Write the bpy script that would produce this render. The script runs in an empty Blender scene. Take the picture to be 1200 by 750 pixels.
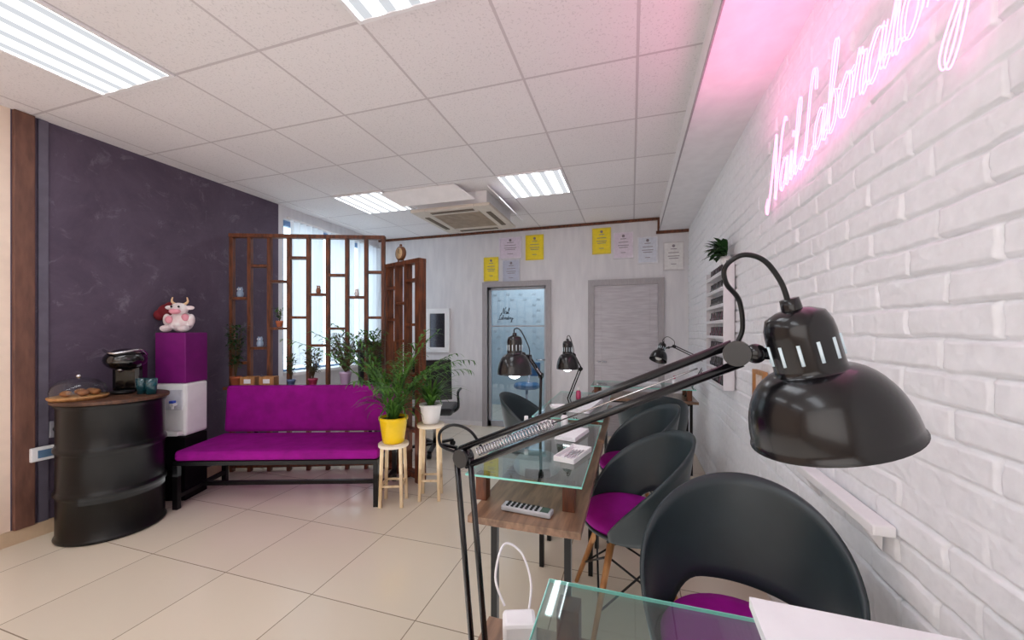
import bpy, math, random
import numpy as np
from mathutils import Vector, Matrix
random.seed(7)
C = bpy.context.scene.collection
R = math.radians
# ------------------------------------------------------------------ camera maths
FP, HZ, CH = 450.0, 387.0, 1.35
TH = math.atan(140/450.0); c_, s_ = math.cos(TH), math.sin(TH)
XL, XR, YB, H = -3.72, 0.66, 5.05, 2.74
def ray(px):
    a = (px-600)/FP
    return a*c_-s_, a*s_+c_
def at(px, py, d):
    x, y = ray(px); return Vector((x*d, y*d, CH-(py-HZ)*d/FP))
def onz(px, py, z): return at(px, py, (CH-z)*FP/(py-HZ))
def back(px, py, Y=YB):
    return at(px, py, Y/ray(px)[1])
# ------------------------------------------------------------------ materials
def lin(c):
    return tuple(((v/255)/12.92 if v/255 <= .04045 else ((v/255+.055)/1.055)**2.4) for v in c)+(1,)
MT = {}
def nt(name):
    m = bpy.data.materials.new(name); m.use_nodes = True
    n = m.node_tree; b = n.nodes['Principled BSDF']
    return m, n, b
def mat(name, col, rough=.5, metal=0, var=.1, scale=12, bump=0, trans=0, emis=None, es=0, sheen=0, coat=0, col2=None, stretch=(1,1,1), detail=4, lo=.35, hi=.65, spec=.5):
    if name in MT: return MT[name]
    m, n, b = nt(name)
    L = n.links.new
    tc = n.nodes.new('ShaderNodeTexCoord'); mp = n.nodes.new('ShaderNodeMapping')
    mp.inputs['Scale'].default_value = stretch
    L(tc.outputs['Object'], mp.inputs[0])
    nz = n.nodes.new('ShaderNodeTexNoise'); nz.inputs['Scale'].default_value = scale; nz.inputs['Detail'].default_value = detail
    L(mp.outputs[0], nz.inputs['Vector'])
    cr = n.nodes.new('ShaderNodeValToRGB')
    cr.color_ramp.elements[0].position = lo; cr.color_ramp.elements[1].position = hi
    a = lin(col)
    if col2: bcol = lin(col2)
    else: bcol = tuple(min(1, v*(1+var)) for v in a[:3])+(1,); a = tuple(v*(1-var) for v in a[:3])+(1,)
    cr.color_ramp.elements[0].color = a; cr.color_ramp.elements[1].color = bcol
    L(nz.outputs[0], cr.inputs[0]); L(cr.outputs[0], b.inputs['Base Color'])
    b.inputs['Roughness'].default_value = rough; b.inputs['Metallic'].default_value = metal
    b.inputs['Transmission Weight'].default_value = trans; b.inputs['Specular IOR Level'].default_value = spec
    if sheen: b.inputs['Sheen Weight'].default_value = sheen; b.inputs['Sheen Tint'].default_value = bcol
    if coat: b.inputs['Coat Weight'].default_value = coat
    if emis: b.inputs['Emission Color'].default_value = lin(emis); b.inputs['Emission Strength'].default_value = es
    if bump:
        bp = n.nodes.new('ShaderNodeBump'); bp.inputs['Strength'].default_value = bump; bp.inputs['Distance'].default_value = .01
        L(nz.outputs[0], bp.inputs['Height']); L(bp.outputs[0], b.inputs['Normal'])
    MT[name] = m
    return m
def thin_glass(name, tint, gl=.6, rough=.02, base=.04):
    m = bpy.data.materials.new(name); m.use_nodes = True; n = m.node_tree; n.nodes.clear(); L = n.links.new
    o = n.nodes.new('ShaderNodeOutputMaterial'); t = n.nodes.new('ShaderNodeBsdfTransparent'); g = n.nodes.new('ShaderNodeBsdfGlossy')
    mx = n.nodes.new('ShaderNodeMixShader'); lw = n.nodes.new('ShaderNodeLayerWeight'); lw.inputs[0].default_value = .5
    p = n.nodes.new('ShaderNodeMath'); p.operation = 'POWER'; p.inputs[1].default_value = 3.0; L(lw.outputs['Facing'], p.inputs[0])
    q = n.nodes.new('ShaderNodeMath'); q.operation = 'MULTIPLY_ADD'; q.inputs[1].default_value = gl; q.inputs[2].default_value = base; L(p.outputs[0], q.inputs[0])
    nz = n.nodes.new('ShaderNodeTexNoise'); nz.inputs['Scale'].default_value = 3
    ma = n.nodes.new('ShaderNodeMath'); ma.operation = 'MULTIPLY_ADD'; ma.inputs[1].default_value = .01; ma.inputs[2].default_value = rough
    L(nz.outputs[0], ma.inputs[0]); L(ma.outputs[0], g.inputs['Roughness'])
    t.inputs[0].default_value = lin(tint)
    L(q.outputs[0], mx.inputs[0]); L(t.outputs[0], mx.inputs[1]); L(g.outputs[0], mx.inputs[2]); L(mx.outputs[0], o.inputs[0])
    return m
def grid_mat(name, col, line, sx, sy, ox, oy, lw, rough, var=.06, bump=.3, nscale=60, spec=.5, speck=0):
    m, n, b = nt(name); L = n.links.new
    tc = n.nodes.new('ShaderNodeTexCoord'); sp = n.nodes.new('ShaderNodeSeparateXYZ'); L(tc.outputs['Object'], sp.inputs[0])
    def M(op, a, b2=None):
        q = n.nodes.new('ShaderNodeMath'); q.operation = op
        for i, v in enumerate((a, b2)):
            if v is None: continue
            if isinstance(v, (int, float)): q.inputs[i].default_value = v
            else: L(v, q.inputs[i])
        return q.outputs[0]
    def edge(o, s, off):
        f = M('FRACT', M('DIVIDE', M('ADD', o, 100*s-off), s)); 
        return M('MULTIPLY', M('MINIMUM', f, M('SUBTRACT', 1.0, f)), s)
    e = M('MINIMUM', edge(sp.outputs[0], sx, ox), edge(sp.outputs[1], sy, oy))
    msk = M('LESS_THAN', e, lw)
    cx = M('FLOOR', M('DIVIDE', M('ADD', sp.outputs[0], 100*sx-ox), sx)); cy = M('FLOOR', M('DIVIDE', M('ADD', sp.outputs[1], 100*sy-oy), sy))
    cb = n.nodes.new('ShaderNodeCombineXYZ'); L(cx, cb.inputs[0]); L(cy, cb.inputs[1])
    wn = n.nodes.new('ShaderNodeTexWhiteNoise'); L(cb.outputs[0], wn.inputs[0])
    nz = n.nodes.new('ShaderNodeTexNoise'); nz.inputs['Scale'].default_value = 2.5; nz.inputs['Detail'].default_value = 5; L(tc.outputs['Object'], nz.inputs['Vector'])
    n2 = n.nodes.new('ShaderNodeTexNoise'); n2.inputs['Scale'].default_value = nscale; L(tc.outputs['Object'], n2.inputs['Vector'])
    s = M('ADD', M('MULTIPLY', wn.outputs[0], .5), M('MULTIPLY', nz.outputs[0], .5))
    if speck: s = M('SUBTRACT', s, M('MULTIPLY', M('GREATER_THAN', n2.outputs[0], .62), speck))
    a = lin(col)
    mx = n.nodes.new('ShaderNodeMix'); mx.data_type = 'RGBA'; mx.clamp_factor = False
    mx.inputs[6].default_value = tuple(v*(1-var) for v in a[:3])+(1,); mx.inputs[7].default_value = tuple(min(1, v*(1+var)) for v in a[:3])+(1,)
    L(s, mx.inputs[0])
    m2 = n.nodes.new('ShaderNodeMix'); m2.data_type = 'RGBA'; m2.inputs[7].default_value = lin(line)
    L(mx.outputs[2], m2.inputs[6]); L(msk, m2.inputs[0]); L(m2.outputs[2], b.inputs['Base Color'])
    bp = n.nodes.new('ShaderNodeBump'); bp.inputs['Strength'].default_value = bump; bp.inputs['Distance'].default_value = .004
    L(M('SUBTRACT', M('MULTIPLY', n2.outputs[0], .25), msk), bp.inputs['Height']); L(bp.outputs[0], b.inputs['Normal'])
    b.inputs['Roughness'].default_value = rough; b.inputs['Specular IOR Level'].default_value = spec
    return m
def emit(name, col, st, stripes=0, lo=.7):
    m = bpy.data.materials.new(name); m.use_nodes = True; n = m.node_tree; n.nodes.clear(); L = n.links.new
    o = n.nodes.new('ShaderNodeOutputMaterial'); e = n.nodes.new('ShaderNodeEmission'); e.inputs[0].default_value = lin(col)
    L(e.outputs[0], o.inputs[0]); e.inputs[1].default_value = st
    tc = n.nodes.new('ShaderNodeTexCoord')
    mr = n.nodes.new('ShaderNodeMapRange')
    if stripes:
        w = n.nodes.new('ShaderNodeTexWave'); w.wave_type = 'BANDS'; w.bands_direction = 'X'; w.inputs['Scale'].default_value = stripes
        L(tc.outputs['Object'], w.inputs[0]); mr.inputs[1].default_value = .3; mr.inputs[2].default_value = 1.0; mr.inputs[3].default_value = lo; mr.inputs[4].default_value = st; L(w.outputs[0], mr.inputs[0])
    else:
        nz = n.nodes.new('ShaderNodeTexNoise'); nz.inputs['Scale'].default_value = 4; L(tc.outputs['Object'], nz.inputs['Vector'])
        mr.inputs[3].default_value = st*.92; mr.inputs[4].default_value = st*1.08; L(nz.outputs[0], mr.inputs[0])
    L(mr.outputs[0], e.inputs[1])
    return m
BLK = mat('black_plastic', (16,17,19), .35, var=.1, spec=.35)
BLKM = mat('black_metal', (12,12,14), .38, var=.1, spec=.35)
DRUM = mat('drum_paint', (5,5,7), .3, var=.2, scale=5, bump=.04, spec=.35)
LAMPB = mat('lamp_enamel', (5,4,8), .24, var=.1, spec=.45, coat=.2)
PUR = mat('purple_velvet', (140,8,128), .8, var=.14, scale=9, sheen=.12, bump=.05, spec=.2)
PURB = mat('purple_card', (112,14,104), .6, var=.1, spec=.3)
WOOD = mat('walnut_wood', (118,64,34), .5, col2=(74,37,20), scale=7, stretch=(6,6,1), bump=.1)
DWOOD = mat('dark_top_wood', (92,58,38), .5, col2=(58,34,22), scale=7, stretch=(2,8,1), bump=.1)
TWOOD = mat('table_wood', (146,114,90), .3, col2=(106,80,62), scale=6, stretch=(8,1,4), bump=.08)
PWOOD = mat('pale_wood', (236,216,182), .5, col2=(218,190,146), scale=8, stretch=(5,5,1))
OAK = mat('oak_wood', (190,140,88), .5, col2=(160,108,62), scale=8, stretch=(5,5,1))
WHT = mat('white_plastic', (236,235,237), .35, var=.03)
WPAINT = mat('white_paint', (236,234,236), .55, var=.03)
PAPER = mat('paper', (242,243,246), .7, var=.02)
GREYF = mat('grey_frame', (162,157,160), .5, var=.08, stretch=(8,8,1))
CHROME = mat('chrome', (200,200,205), .18, metal=1, var=.05)
LEAF = mat('leaf_green', (34,76,28), .5, col2=(88,134,50), scale=14, spec=.3)
LEAFD = mat('leaf_dark', (24,52,28), .5, col2=(50,88,42), scale=14, spec=.3)
LEAFB = mat('leaf_dry', (88,74,62), .6, col2=(74,88,56), scale=20)
SOIL = mat('soil', (48,34,26), .9, var=.3, scale=60, bump=.5)
YEL = mat('yellow_ceramic', (246,204,2), .3, var=.05)
LIL = mat('lilac_ceramic', (196,176,206), .3, var=.05)
GLASS = thin_glass('clear_glass', (244,250,249), .5)
TGLASS = thin_glass('table_glass', (224,240,238), .95, .012, .08)
TEDGE = mat('glass_edge', (130,206,192), .15, var=.1, emis=(130,210,195), es=.12)  # faint emission put into the glass edge so it looks bright
# ------------------------------------------------------------------ mesh builder
def catmull(p, n=8, closed=False):
    p = [Vector(q) for q in p]; out = []
    m = len(p)
    for i in range(m if closed else m-1):
        if closed: a, b, c, d = p[(i-1) % m], p[i], p[(i+1) % m], p[(i+2) % m]
        else: a, b, c, d = p[max(i-1, 0)], p[i], p[i+1], p[min(i+2, m-1)]
        for k in range(n):
            t = k/n
            out.append(.5*((2*b)+(c-a)*t+(2*a-5*b+4*c-d)*t*t+(3*b-a-3*c+d)*t**3))
    if not closed: out.append(p[-1])
    return out
class MB:
    def __init__(s): s.v = []; s.f = []; s.sm = []
    def add(s, v, f, sm=False):
        o = len(s.v); s.v += [Vector(q) for q in v]; s.f += [tuple(i+o for i in q) for q in f]; s.sm += [sm]*len(f); return s
    def box(s, c, sz, rz=0, M=None):
        c = Vector(c); x, y, z = sz[0]/2, sz[1]/2, sz[2]/2
        m = M if M else Matrix.Rotation(rz, 3, 'Z')
        v = [c+m @ Vector((i*x, j*y, k*z)) for k in (-1,1) for j in (-1,1) for i in (-1,1)]
        return s.add(v, [(0,2,3,1),(4,5,7,6),(0,1,5,4),(2,6,7,3),(0,4,6,2),(1,3,7,5)])
    def b2(s, a, b):
        return s.box([(a[i]+b[i])/2 for i in range(3)], [abs(b[i]-a[i]) for i in range(3)])
    def bar(s, p0, p1, w, h):
        p0, p1 = Vector(p0), Vector(p1); d = p1-p0; L = d.length; d.normalize()
        up = Vector((0,0,1)) if abs(d.z) < .95 else Vector((0,1,0))
        x = d.cross(up).normalized(); z = x.cross(d)
        M = Matrix((x, d, z)).transposed()
        return s.box((p0+p1)/2, (w, L, h), M=M)
    def tube(s, pts, r, seg=8, closed=False):
        pts = [Vector(p) for p in pts]; n = len(pts)
        rr = r if isinstance(r, (list, tuple)) else [r]*n
        if len(rr) != n: rr = [rr[0]+(rr[-1]-rr[0])*i/(n-1) for i in range(n)]
        t0 = (pts[1]-pts[0]).normalized(); u = t0.orthogonal().normalized(); v = []
        for i, p in enumerate(pts):
            if closed: t = pts[(i+1) % n]-pts[i-1]
            else: t = pts[min(i+1, n-1)]-pts[max(i-1, 0)]
            if t.length < 1e-9: t = t0.copy()
            t.normalize(); u = (u-t*u.dot(t))
            u = u.normalized() if u.length > 1e-6 else t.orthogonal().normalized()
            w = t.cross(u)
            v += [p+(u*math.cos(2*math.pi*k/seg)+w*math.sin(2*math.pi*k/seg))*rr[i] for k in range(seg)]
        f = []
        for i in range(n if closed else n-1):
            a, b = i*seg, ((i+1) % n)*seg
            f += [(a+k, a+(k+1) % seg, b+(k+1) % seg, b+k) for k in range(seg)]
        s.add(v, f, True)
        if not closed:
            o = len(s.v)-len(v)
            s.f += [tuple(o+k for k in reversed(range(seg))), tuple(o+(n-1)*seg+k for k in range(seg))]; s.sm += [False, False]
        return s
    def cyl(s, p0, p1, r0, r1=None, seg=20): return s.tube([p0, p1], [r0, r1 if r1 is not None else r0], seg)
    def lathe(s, prof, o=(0,0,0), axis=(0,0,1), seg=32, sm=True):
        o = Vector(o); q = Vector((0,0,1)).rotation_difference(Vector(axis).normalized()).to_matrix(); v = []
        for r, z in prof:
            for k in range(seg):
                a = 2*math.pi*k/seg; v.append(o+q @ Vector((max(r, 1e-4)*math.cos(a), max(r, 1e-4)*math.sin(a), z)))
        f = [(i*seg+k, i*seg+(k+1) % seg, (i+1)*seg+(k+1) % seg, (i+1)*seg+k) for i in range(len(prof)-1) for k in range(seg)]
        return s.add(v, f, sm)
    def ell(s, c, r, seg=16, rings=10, M=None):
        c = Vector(c); M = M or Matrix.Identity(3)
        v = []; 
        for i in range(rings+1):
            t = math.pi*i/rings
            for k in range(seg):
                a = 2*math.pi*k/seg
                v.append(c+M @ Vector((r[0]*max(math.sin(t), 1e-3)*math.cos(a), r[1]*max(math.sin(t), 1e-3)*math.sin(a), -r[2]*math.cos(t))))
        f = [(i*seg+k, i*seg+(k+1) % seg, (i+1)*seg+(k+1) % seg, (i+1)*seg+k) for i in range(rings) for k in range(seg)]
        return s.add(v, f, True)
    def grid(s, fn, nu, nv, sm=True):
        v = [fn(i/(nu-1), j/(nv-1)) for j in range(nv) for i in range(nu)]
        return s.add(v, [(j*nu+i, j*nu+i+1, (j+1)*nu+i+1, (j+1)*nu+i) for j in range(nv-1) for i in range(nu-1)], sm)
    def build(s, name, m, parent=None, local=False, origin=None, bevel=0, solid=0, label=None, remesh=0):
        vs = s.v
        if parent is not None and not local:
            T = Matrix.Translation(parent['_l']) @ Matrix.Rotation(parent['_r'], 4, 'Z'); T.invert(); vs = [T @ q for q in vs]
        if origin is not None: vs = [q-Vector(origin) for q in vs]
        me = bpy.data.meshes.new(name); me.from_pydata([tuple(q) for q in vs], [], s.f); me.materials.append(m)
        me.polygons.foreach_set('use_smooth', s.sm); me.update()
        o = bpy.data.objects.new(name, me); C.objects.link(o)
        if parent is not None: o.parent = parent; o['_l'] = parent['_l']; o['_r'] = parent['_r']
        if origin is not None: o.location = origin
        if bevel:
            b = o.modifiers.new('b', 'BEVEL'); b.width = bevel; b.segments = 2; b.limit_method = 'ANGLE'; b.angle_limit = R(40)
        if solid:
            b = o.modifiers.new('s', 'SOLIDIFY'); b.thickness = solid; b.offset = 0
        if remesh:
            b = o.modifiers.new('r', 'REMESH'); b.mode = 'VOXEL'; b.voxel_size = remesh; b.use_smooth_shade = True
        if label: o['label'] = label
        return o
def thing(name, label, cat, loc=(0,0,0), rz=0, group=None):
    o = bpy.data.objects.new(name, None); C.objects.link(o); o.location = loc; o.rotation_euler = (0,0,rz); o.empty_display_size = .05
    o['_l'] = tuple(float(q) for q in loc); o['_r'] = float(rz); o['label'] = label; o['category'] = cat
    if group: o['group'] = group
    return o
def tag(o, label, cat, group=None, kind=None):
    o['label'] = label; o['category'] = cat
    if group: o['group'] = group
    if kind: o['kind'] = kind
    return o
def struct(name, mb, m, parent=None, **k):
    o = mb.build(name, m, parent, **k)
    if parent is None: o['kind'] = 'structure'; o['_l'] = (0.,0.,0.); o['_r'] = 0.
    return o
def dup(root, loc, rz, label=None, group=None):
    r = root.copy(); C.objects.link(r); r.location = loc; r.rotation_euler = (0,0,rz)
    if label: r['label'] = label
    if group: r['group'] = group
    for ch in list(root.children):
        q = ch.copy(); C.objects.link(q); q.parent = r
        for g in list(ch.children):
            w = g.copy(); C.objects.link(w); w.parent = q
    return r
# ================================================================== ROOM SHELL
Y0 = -2.2
mfloor = grid_mat('floor_tiles', (224,212,193), (146,130,112), .6, .6, .24, .37, .0024, .17, var=.05, bump=.1, nscale=40)
mceil = grid_mat('ceiling_tiles', (234,229,230), (204,196,198), .6, .6, -.57, .25, .007, .85, var=.04, bump=.9, nscale=95, spec=.2, speck=1.6)
struct('floor', MB().b2((XL-.3,Y0,-.1),(XR+.3,YB+.15,0)), mfloor)
struct('ceiling', MB().b2((XL-.3,Y0,H),(XR+.3,YB+.15,H+.1)), mceil)
mp, n, b = nt('purple_plaster'); L = n.links.new
tc = n.nodes.new('ShaderNodeTexCoord')
n1 = n.nodes.new('ShaderNodeTexNoise'); n1.inputs['Scale'].default_value = 2.2; n1.inputs['Detail'].default_value = 12; n1.inputs['Roughness'].default_value = .75; n1.inputs['Distortion'].default_value = .6
n2 = n.nodes.new('ShaderNodeTexNoise'); n2.inputs['Scale'].default_value = 7; n2.inputs['Detail'].default_value = 12; n2.inputs['Roughness'].default_value = .75; n2.inputs['Distortion'].default_value = .5
L(tc.outputs['Object'], n1.inputs['Vector']); L(tc.outputs['Object'], n2.inputs['Vector'])
r1 = n.nodes.new('ShaderNodeValToRGB'); r1.color_ramp.elements[0].position = .3; r1.color_ramp.elements[1].position = .75
r1.color_ramp.elements[0].color = lin((74,62,79)); r1.color_ramp.elements[1].color = lin((98,86,103))
r2 = n.nodes.new('ShaderNodeValToRGB'); r2.color_ramp.elements[0].position = .56; r2.color_ramp.elements[1].position = .78
r2.color_ramp.elements[0].color = (0,0,0,1); r2.color_ramp.elements[1].color = (.5,.5,.5,1)
mm = n.nodes.new('ShaderNodeMix'); mm.data_type = 'RGBA'; mm.inputs[7].default_value = lin((160,152,165))
L(n1.outputs[0], r1.inputs[0]); L(n2.outputs[0], r2.inputs[0]); L(r1.outputs[0], mm.inputs[6]); L(r2.outputs[0], mm.inputs[0]); L(mm.outputs[2], b.inputs['Base Color'])
bp = n.nodes.new('ShaderNodeBump'); bp.inputs['Strength'].default_value = .25; bp.inputs['Distance'].default_value = .006; L(n2.outputs[0], bp.inputs['Height']); L(bp.outputs[0], b.inputs['Normal'])
b.inputs['Roughness'].default_value = .6; b.inputs['Specular IOR Level'].default_value = .3
cream = mat('cream_wall', (238,216,198), .7, var=.03)
backm = mat('back_wall_paper', (222,220,223), .7, col2=(212,210,214), scale=5, stretch=(3,3,.6), bump=.05, detail=8)
struct('wall_left', MB().b2((XL-.15,Y0,0),(XL,1.365,H)), cream)
struct('wall_left', MB().b2((XL-.15,1.365,0),(XL,3.28,H)), mp)
wy0, wy1, wz0, wz1 = 3.34, 4.98, .85, 2.60
struct('wall_left', MB().b2((XL-.15,3.28,0),(XL,YB,wz0)).b2((XL-.15,3.28,wz1),(XL,YB,H)).b2((XL-.15,3.28,wz0),(XL,wy0,wz1)).b2((XL-.15,wy1,wz0),(XL,YB,wz1)), backm)
struct('wall_front', MB().b2((XL-.15,Y0-.1,0),(XR+.15,Y0,H)), cream)
gx0, gx1, gz = -1.93, -1.09, 1.95
struct('wall_back', MB().b2((XL-.15,YB,0),(gx0,YB+.12,H)).b2((gx1,YB,0),(XR+.15,YB+.12,H)).b2((gx0,YB,gz),(gx1,YB+.12,H)), backm)
def hsh(a, b): 
    q = np.sin(a*127.1+b*311.7)*43758.5453; return q-np.floor(q)
def vnoise(x, y):
    xi, yi = np.floor(x), np.floor(y); xf, yf = x-xi, y-yi; xf = xf*xf*(3-2*xf); yf = yf*yf*(3-2*yf)
    return (hsh(xi,yi)*(1-xf)+hsh(xi+1,yi)*xf)*(1-yf)+(hsh(xi,yi+1)*(1-xf)+hsh(xi+1,yi+1)*xf)*yf
ys = np.concatenate([np.arange(.55, 2.4, .004), np.arange(2.4, YB+.001, .012)]); ys[-1] = YB
zs = np.concatenate([np.arange(0, .6, .02), np.arange(.6, 2.585, .0042)])
YY, ZZ = np.meshgrid(ys, zs)
wz = ZZ+.008*(vnoise(YY*3, ZZ*3)-.5)+.006*(vnoise(YY*15+5, ZZ*15)-.5)+.002*(vnoise(YY*50+5, ZZ*50)-.5)
rh = .074; row = np.floor(wz/rh); fz = (wz/rh-row)*rh
wyy = YY+.01*(vnoise(YY*9, ZZ*30+9)-.5); bl = .25; ush = wyy+row*bl*.5+hsh(row, row*0)*.06
col = np.floor(ush/bl); fy = (ush/bl-col)*bl
ez = np.minimum(fz, rh-fz); ey = np.minimum(fy, bl-fy)
fill = vnoise(YY*2.6+3, ZZ*5)*.8+.45*vnoise(YY*11, ZZ*14)
depth = .0125*np.clip((fill-.12)*1.9, .12, 1)
gro = 1-np.clip(np.minimum(ez/.0075, ey/.0075), 0, 1)**1.5
hh = .018-depth*gro+.006*(hsh(row, col)-.5)*(1-gro)+.002*(vnoise(YY*28, ZZ*28)-.5)+.002*(vnoise(YY*70, ZZ*70)-.5)+.001*(vnoise(YY*130, ZZ*130)-.5)
nu, nv = len(ys), len(zs)
V = np.stack([XR+.014-hh, YY, ZZ], -1).reshape(-1, 3)
idx = np.arange(nu*nv).reshape(nv, nu)
Fq = np.stack([idx[:-1,:-1], idx[1:,:-1], idx[1:,1:], idx[:-1,1:]], -1).reshape(-1, 4)
me = bpy.data.meshes.new('wall_right'); me.from_pydata(V.tolist(), [], Fq.tolist()); me.polygons.foreach_set('use_smooth', [True]*len(Fq))
me.materials.append(mat('white_brick_paint', (238,239,243), .5, var=.03, scale=26, bump=.25))
o = bpy.data.objects.new('wall_right', me); C.objects.link(o); o['kind'] = 'structure'
struct('wall_right', MB().b2((XR+.014,Y0,0),(XR+.15,YB,H)).b2((XR,Y0,0),(XR+.014,.55,H)), MT['white_brick_paint'])
struct('trim_1', MB().b2((.33,Y0,2.57),(XR+.01,YB,H)), WPAINT)
tb = MB(); tb.b2((XL,YB-.02,H-.035),(.33,YB,H-.004)); tb.b2((.29,YB-.022,2.535),(XR,YB,2.569)); tb.b2((.305,YB-.022,2.55),(.329,YB,H-.03))
struct('trim_2', tb, WOOD)
struct('trim_3', MB().b2((.322,Y0,2.566),(.3295,YB-.03,2.585)), GREYF)
struct('baseboard_left', MB().b2((XL,Y0,0),(XL+.015,3.28,.09)), mat('base_tile', (206,180,150), .35, var=.06))
struct('baseboard_back', MB().b2((XL+.016,YB-.012,0),(-2.01,YB,.06)), WPAINT)
struct('baseboard_back', MB().b2((-1.01,YB-.012,0),(-.54,YB,.06)), WPAINT)
struct('trim_4', MB().b2((XL,1.37,.09),(XL+.03,1.46,H-.002)), mat('rust_wood', (118,80,66), .6, col2=(94,62,52), scale=6, stretch=(4,4,1), bump=.2), bevel=.004)
struct('trim_5', MB().b2((XL,1.48,.09),(XL+.012,1.525,H-.002)), mat('grey_strip', (96,90,104), .5, var=.1))
wf = MB()
for a, b2_ in (((wy0,wz0),(wy1,wz0+.05)), ((wy0,wz1-.06),(wy1,wz1)), ((wy0,wz0),(wy0+.05,wz1)), ((wy1-.05,wz0),(wy1,wz1)), ((3.86,wz0),(3.91,wz1)), ((4.40,wz0),(4.45,wz1))):
    wf.b2((XL-.1,a[0],a[1]),(XL-.05,b2_[0],b2_[1]))
w = struct('window_1', wf, mat('window_frame_blue', (120,150,190), .4, var=.05))
MB().b2((XL-.08,wy0+.05,wz0+.05),(XL-.075,wy1-.05,wz1-.06)).build('pane', GLASS, w)
struct('trim_6', MB().b2((XL-.045,wy0+.002,wz0),(XL+.16,wy1-.002,wz0+.03)), WPAINT)
mc = bpy.data.materials.new('sheer'); mc.use_nodes = True; n = mc.node_tree; n.nodes.clear(); L = n.links.new
o_ = n.nodes.new('ShaderNodeOutputMaterial'); t = n.nodes.new('ShaderNodeBsdfTranslucent'); d = n.nodes.new('ShaderNodeBsdfDiffuse'); x = n.nodes.new('ShaderNodeMixShader'); nz = n.nodes.new('ShaderNodeTexNoise'); nz.inputs['Scale'].default_value = 200
mr = n.nodes.new('ShaderNodeMapRange'); mr.inputs[3].default_value = .35; mr.inputs[4].default_value = .6
L(nz.outputs[0], mr.inputs[0]); L(mr.outputs[0], x.inputs[0])
t.inputs[0].default_value = (.88,.91,.96,1); d.inputs[0].default_value = (.87,.89,.93,1)
L(t.outputs[0], x.inputs[1]); L(d.outputs[0], x.inputs[2]); L(x.outputs[0], o_.inputs[0])
for (a, b2_, lab) in ((3.37, 3.84, 'white sheer curtain panel nearest the purple wall behind the lattice'), (3.93, 4.40, 'white sheer curtain panel in the middle of the window'), (4.47, 4.96, 'white sheer curtain panel by the back wall corner')):
    k = MB().grid(lambda u, v, a=a, b2_=b2_: Vector((XL+.07+.026*math.sin(u*34+math.sin(v*3)*.4), a+(b2_-a)*u, .95+1.63*v)), 90, 6)
    tag(k.build('curtain', mc, origin=(XL+.07, a, .95)), lab, 'curtain', 'sheer curtains at the window')
tag(MB().cyl((XL+.07,3.33,2.6),(XL+.07,4.99,2.6),.012,seg=10).cyl((XL+.001,3.5,2.6),(XL+.07,3.5,2.6),.006,seg=8).cyl((XL+.001,4.85,2.6),(XL+.07,4.85,2.6),.006,seg=8).build('curtain_rod', WHT, origin=(XL+.07,4.1,2.6)), 'thin white curtain rod above the window', 'curtain rod')
fr = MB().b2((gx0-.07,YB-.03,0),(gx0,YB+.12,gz+.07)).b2((gx1,YB-.03,0),(gx1+.07,YB+.12,gz+.07)).b2((gx0,YB-.03,gz),(gx1,YB+.12,gz+.07))
struct('trim_7', fr, GREYF)
dl = MB(); 
for a, b2_ in (((gx0,0),(gx0+.04,gz)), ((gx1-.04,0),(gx1,gz)), ((gx0,gz-.04),(gx1,gz)), ((gx0,0),(gx1,.08))):
    dl.b2((a[0]+.002,YB+.04,a[1]+.003),(b2_[0]-.002,YB+.08,b2_[1]-.002))
door = struct('door_1', dl, mat('door_alu', (176,180,188), .4, var=.04))
MB().b2((gx0+.04,YB+.055,.08),(gx1-.04,YB+.062,gz-.04)).build('glass_pane', thin_glass('door_glass', (222,230,236), .4), door)
MB().b2((gx0+.04,YB+.053,1.40),(gx1-.04,YB+.0545,1.415)).build('film_stripe', GREYF, door)
MB().cyl((gx1-.03,YB+.01,.95),(gx1-.03,YB+.04,.95),.01).cyl((gx1-.03,YB+.012,.95),(gx1-.14,YB+.012,.95),.008).build('door_handle', CHROME, door)
dx0, dx1, dz = -.46, .31, 1.92
struct('trim_8', MB().b2((dx0-.075,YB-.03,0),(dx0,YB,dz+.075)).b2((dx1,YB-.03,0),(dx1+.075,YB,dz+.075)).b2((dx0,YB-.03,dz),(dx1,YB,dz+.075)), GREYF)
d2 = MB().b2((dx0+.003,YB-.018,.005),(dx1-.003,YB-.001,dz-.002))
BW = mat('bleached_wood', (196,192,196), .55, col2=(178,172,178), scale=5, stretch=(1,1,9), bump=.12, detail=8)
door2 = struct('door_2', d2, BW)
for k in range(6): MB().b2((dx0+.09,YB-.024,.12+.3*k),(dx1-.09,YB-.018,.12+.3*k+.27)).build('door_panel', BW, door2, bevel=.003)
MB().cyl((dx0+.05,YB-.018,.95),(dx0+.05,YB-.06,.95),.01).cyl((dx0+.05,YB-.055,.95),(dx0+.16,YB-.055,.95),.008).build('door_handle', CHROME, door2)
paleb = mat('pale_grey_wall', (196,208,214), .7, var=.03)
struct('wall_beyond', MB().b2((-2.9,6.6,0),(-.4,6.7,2.6)).b2((-2.95,YB+.12,0),(-2.85,6.7,2.6)).b2((-.45,YB+.12,0),(-.35,6.7,2.6)), paleb)
struct('floor_beyond', MB().b2((-2.95,YB+.15,-.1),(-.35,6.7,0)), mfloor)
struct('ceiling_beyond', MB().b2((-2.95,YB+.15,2.6),(-.35,6.7,2.7)), WPAINT)
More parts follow.
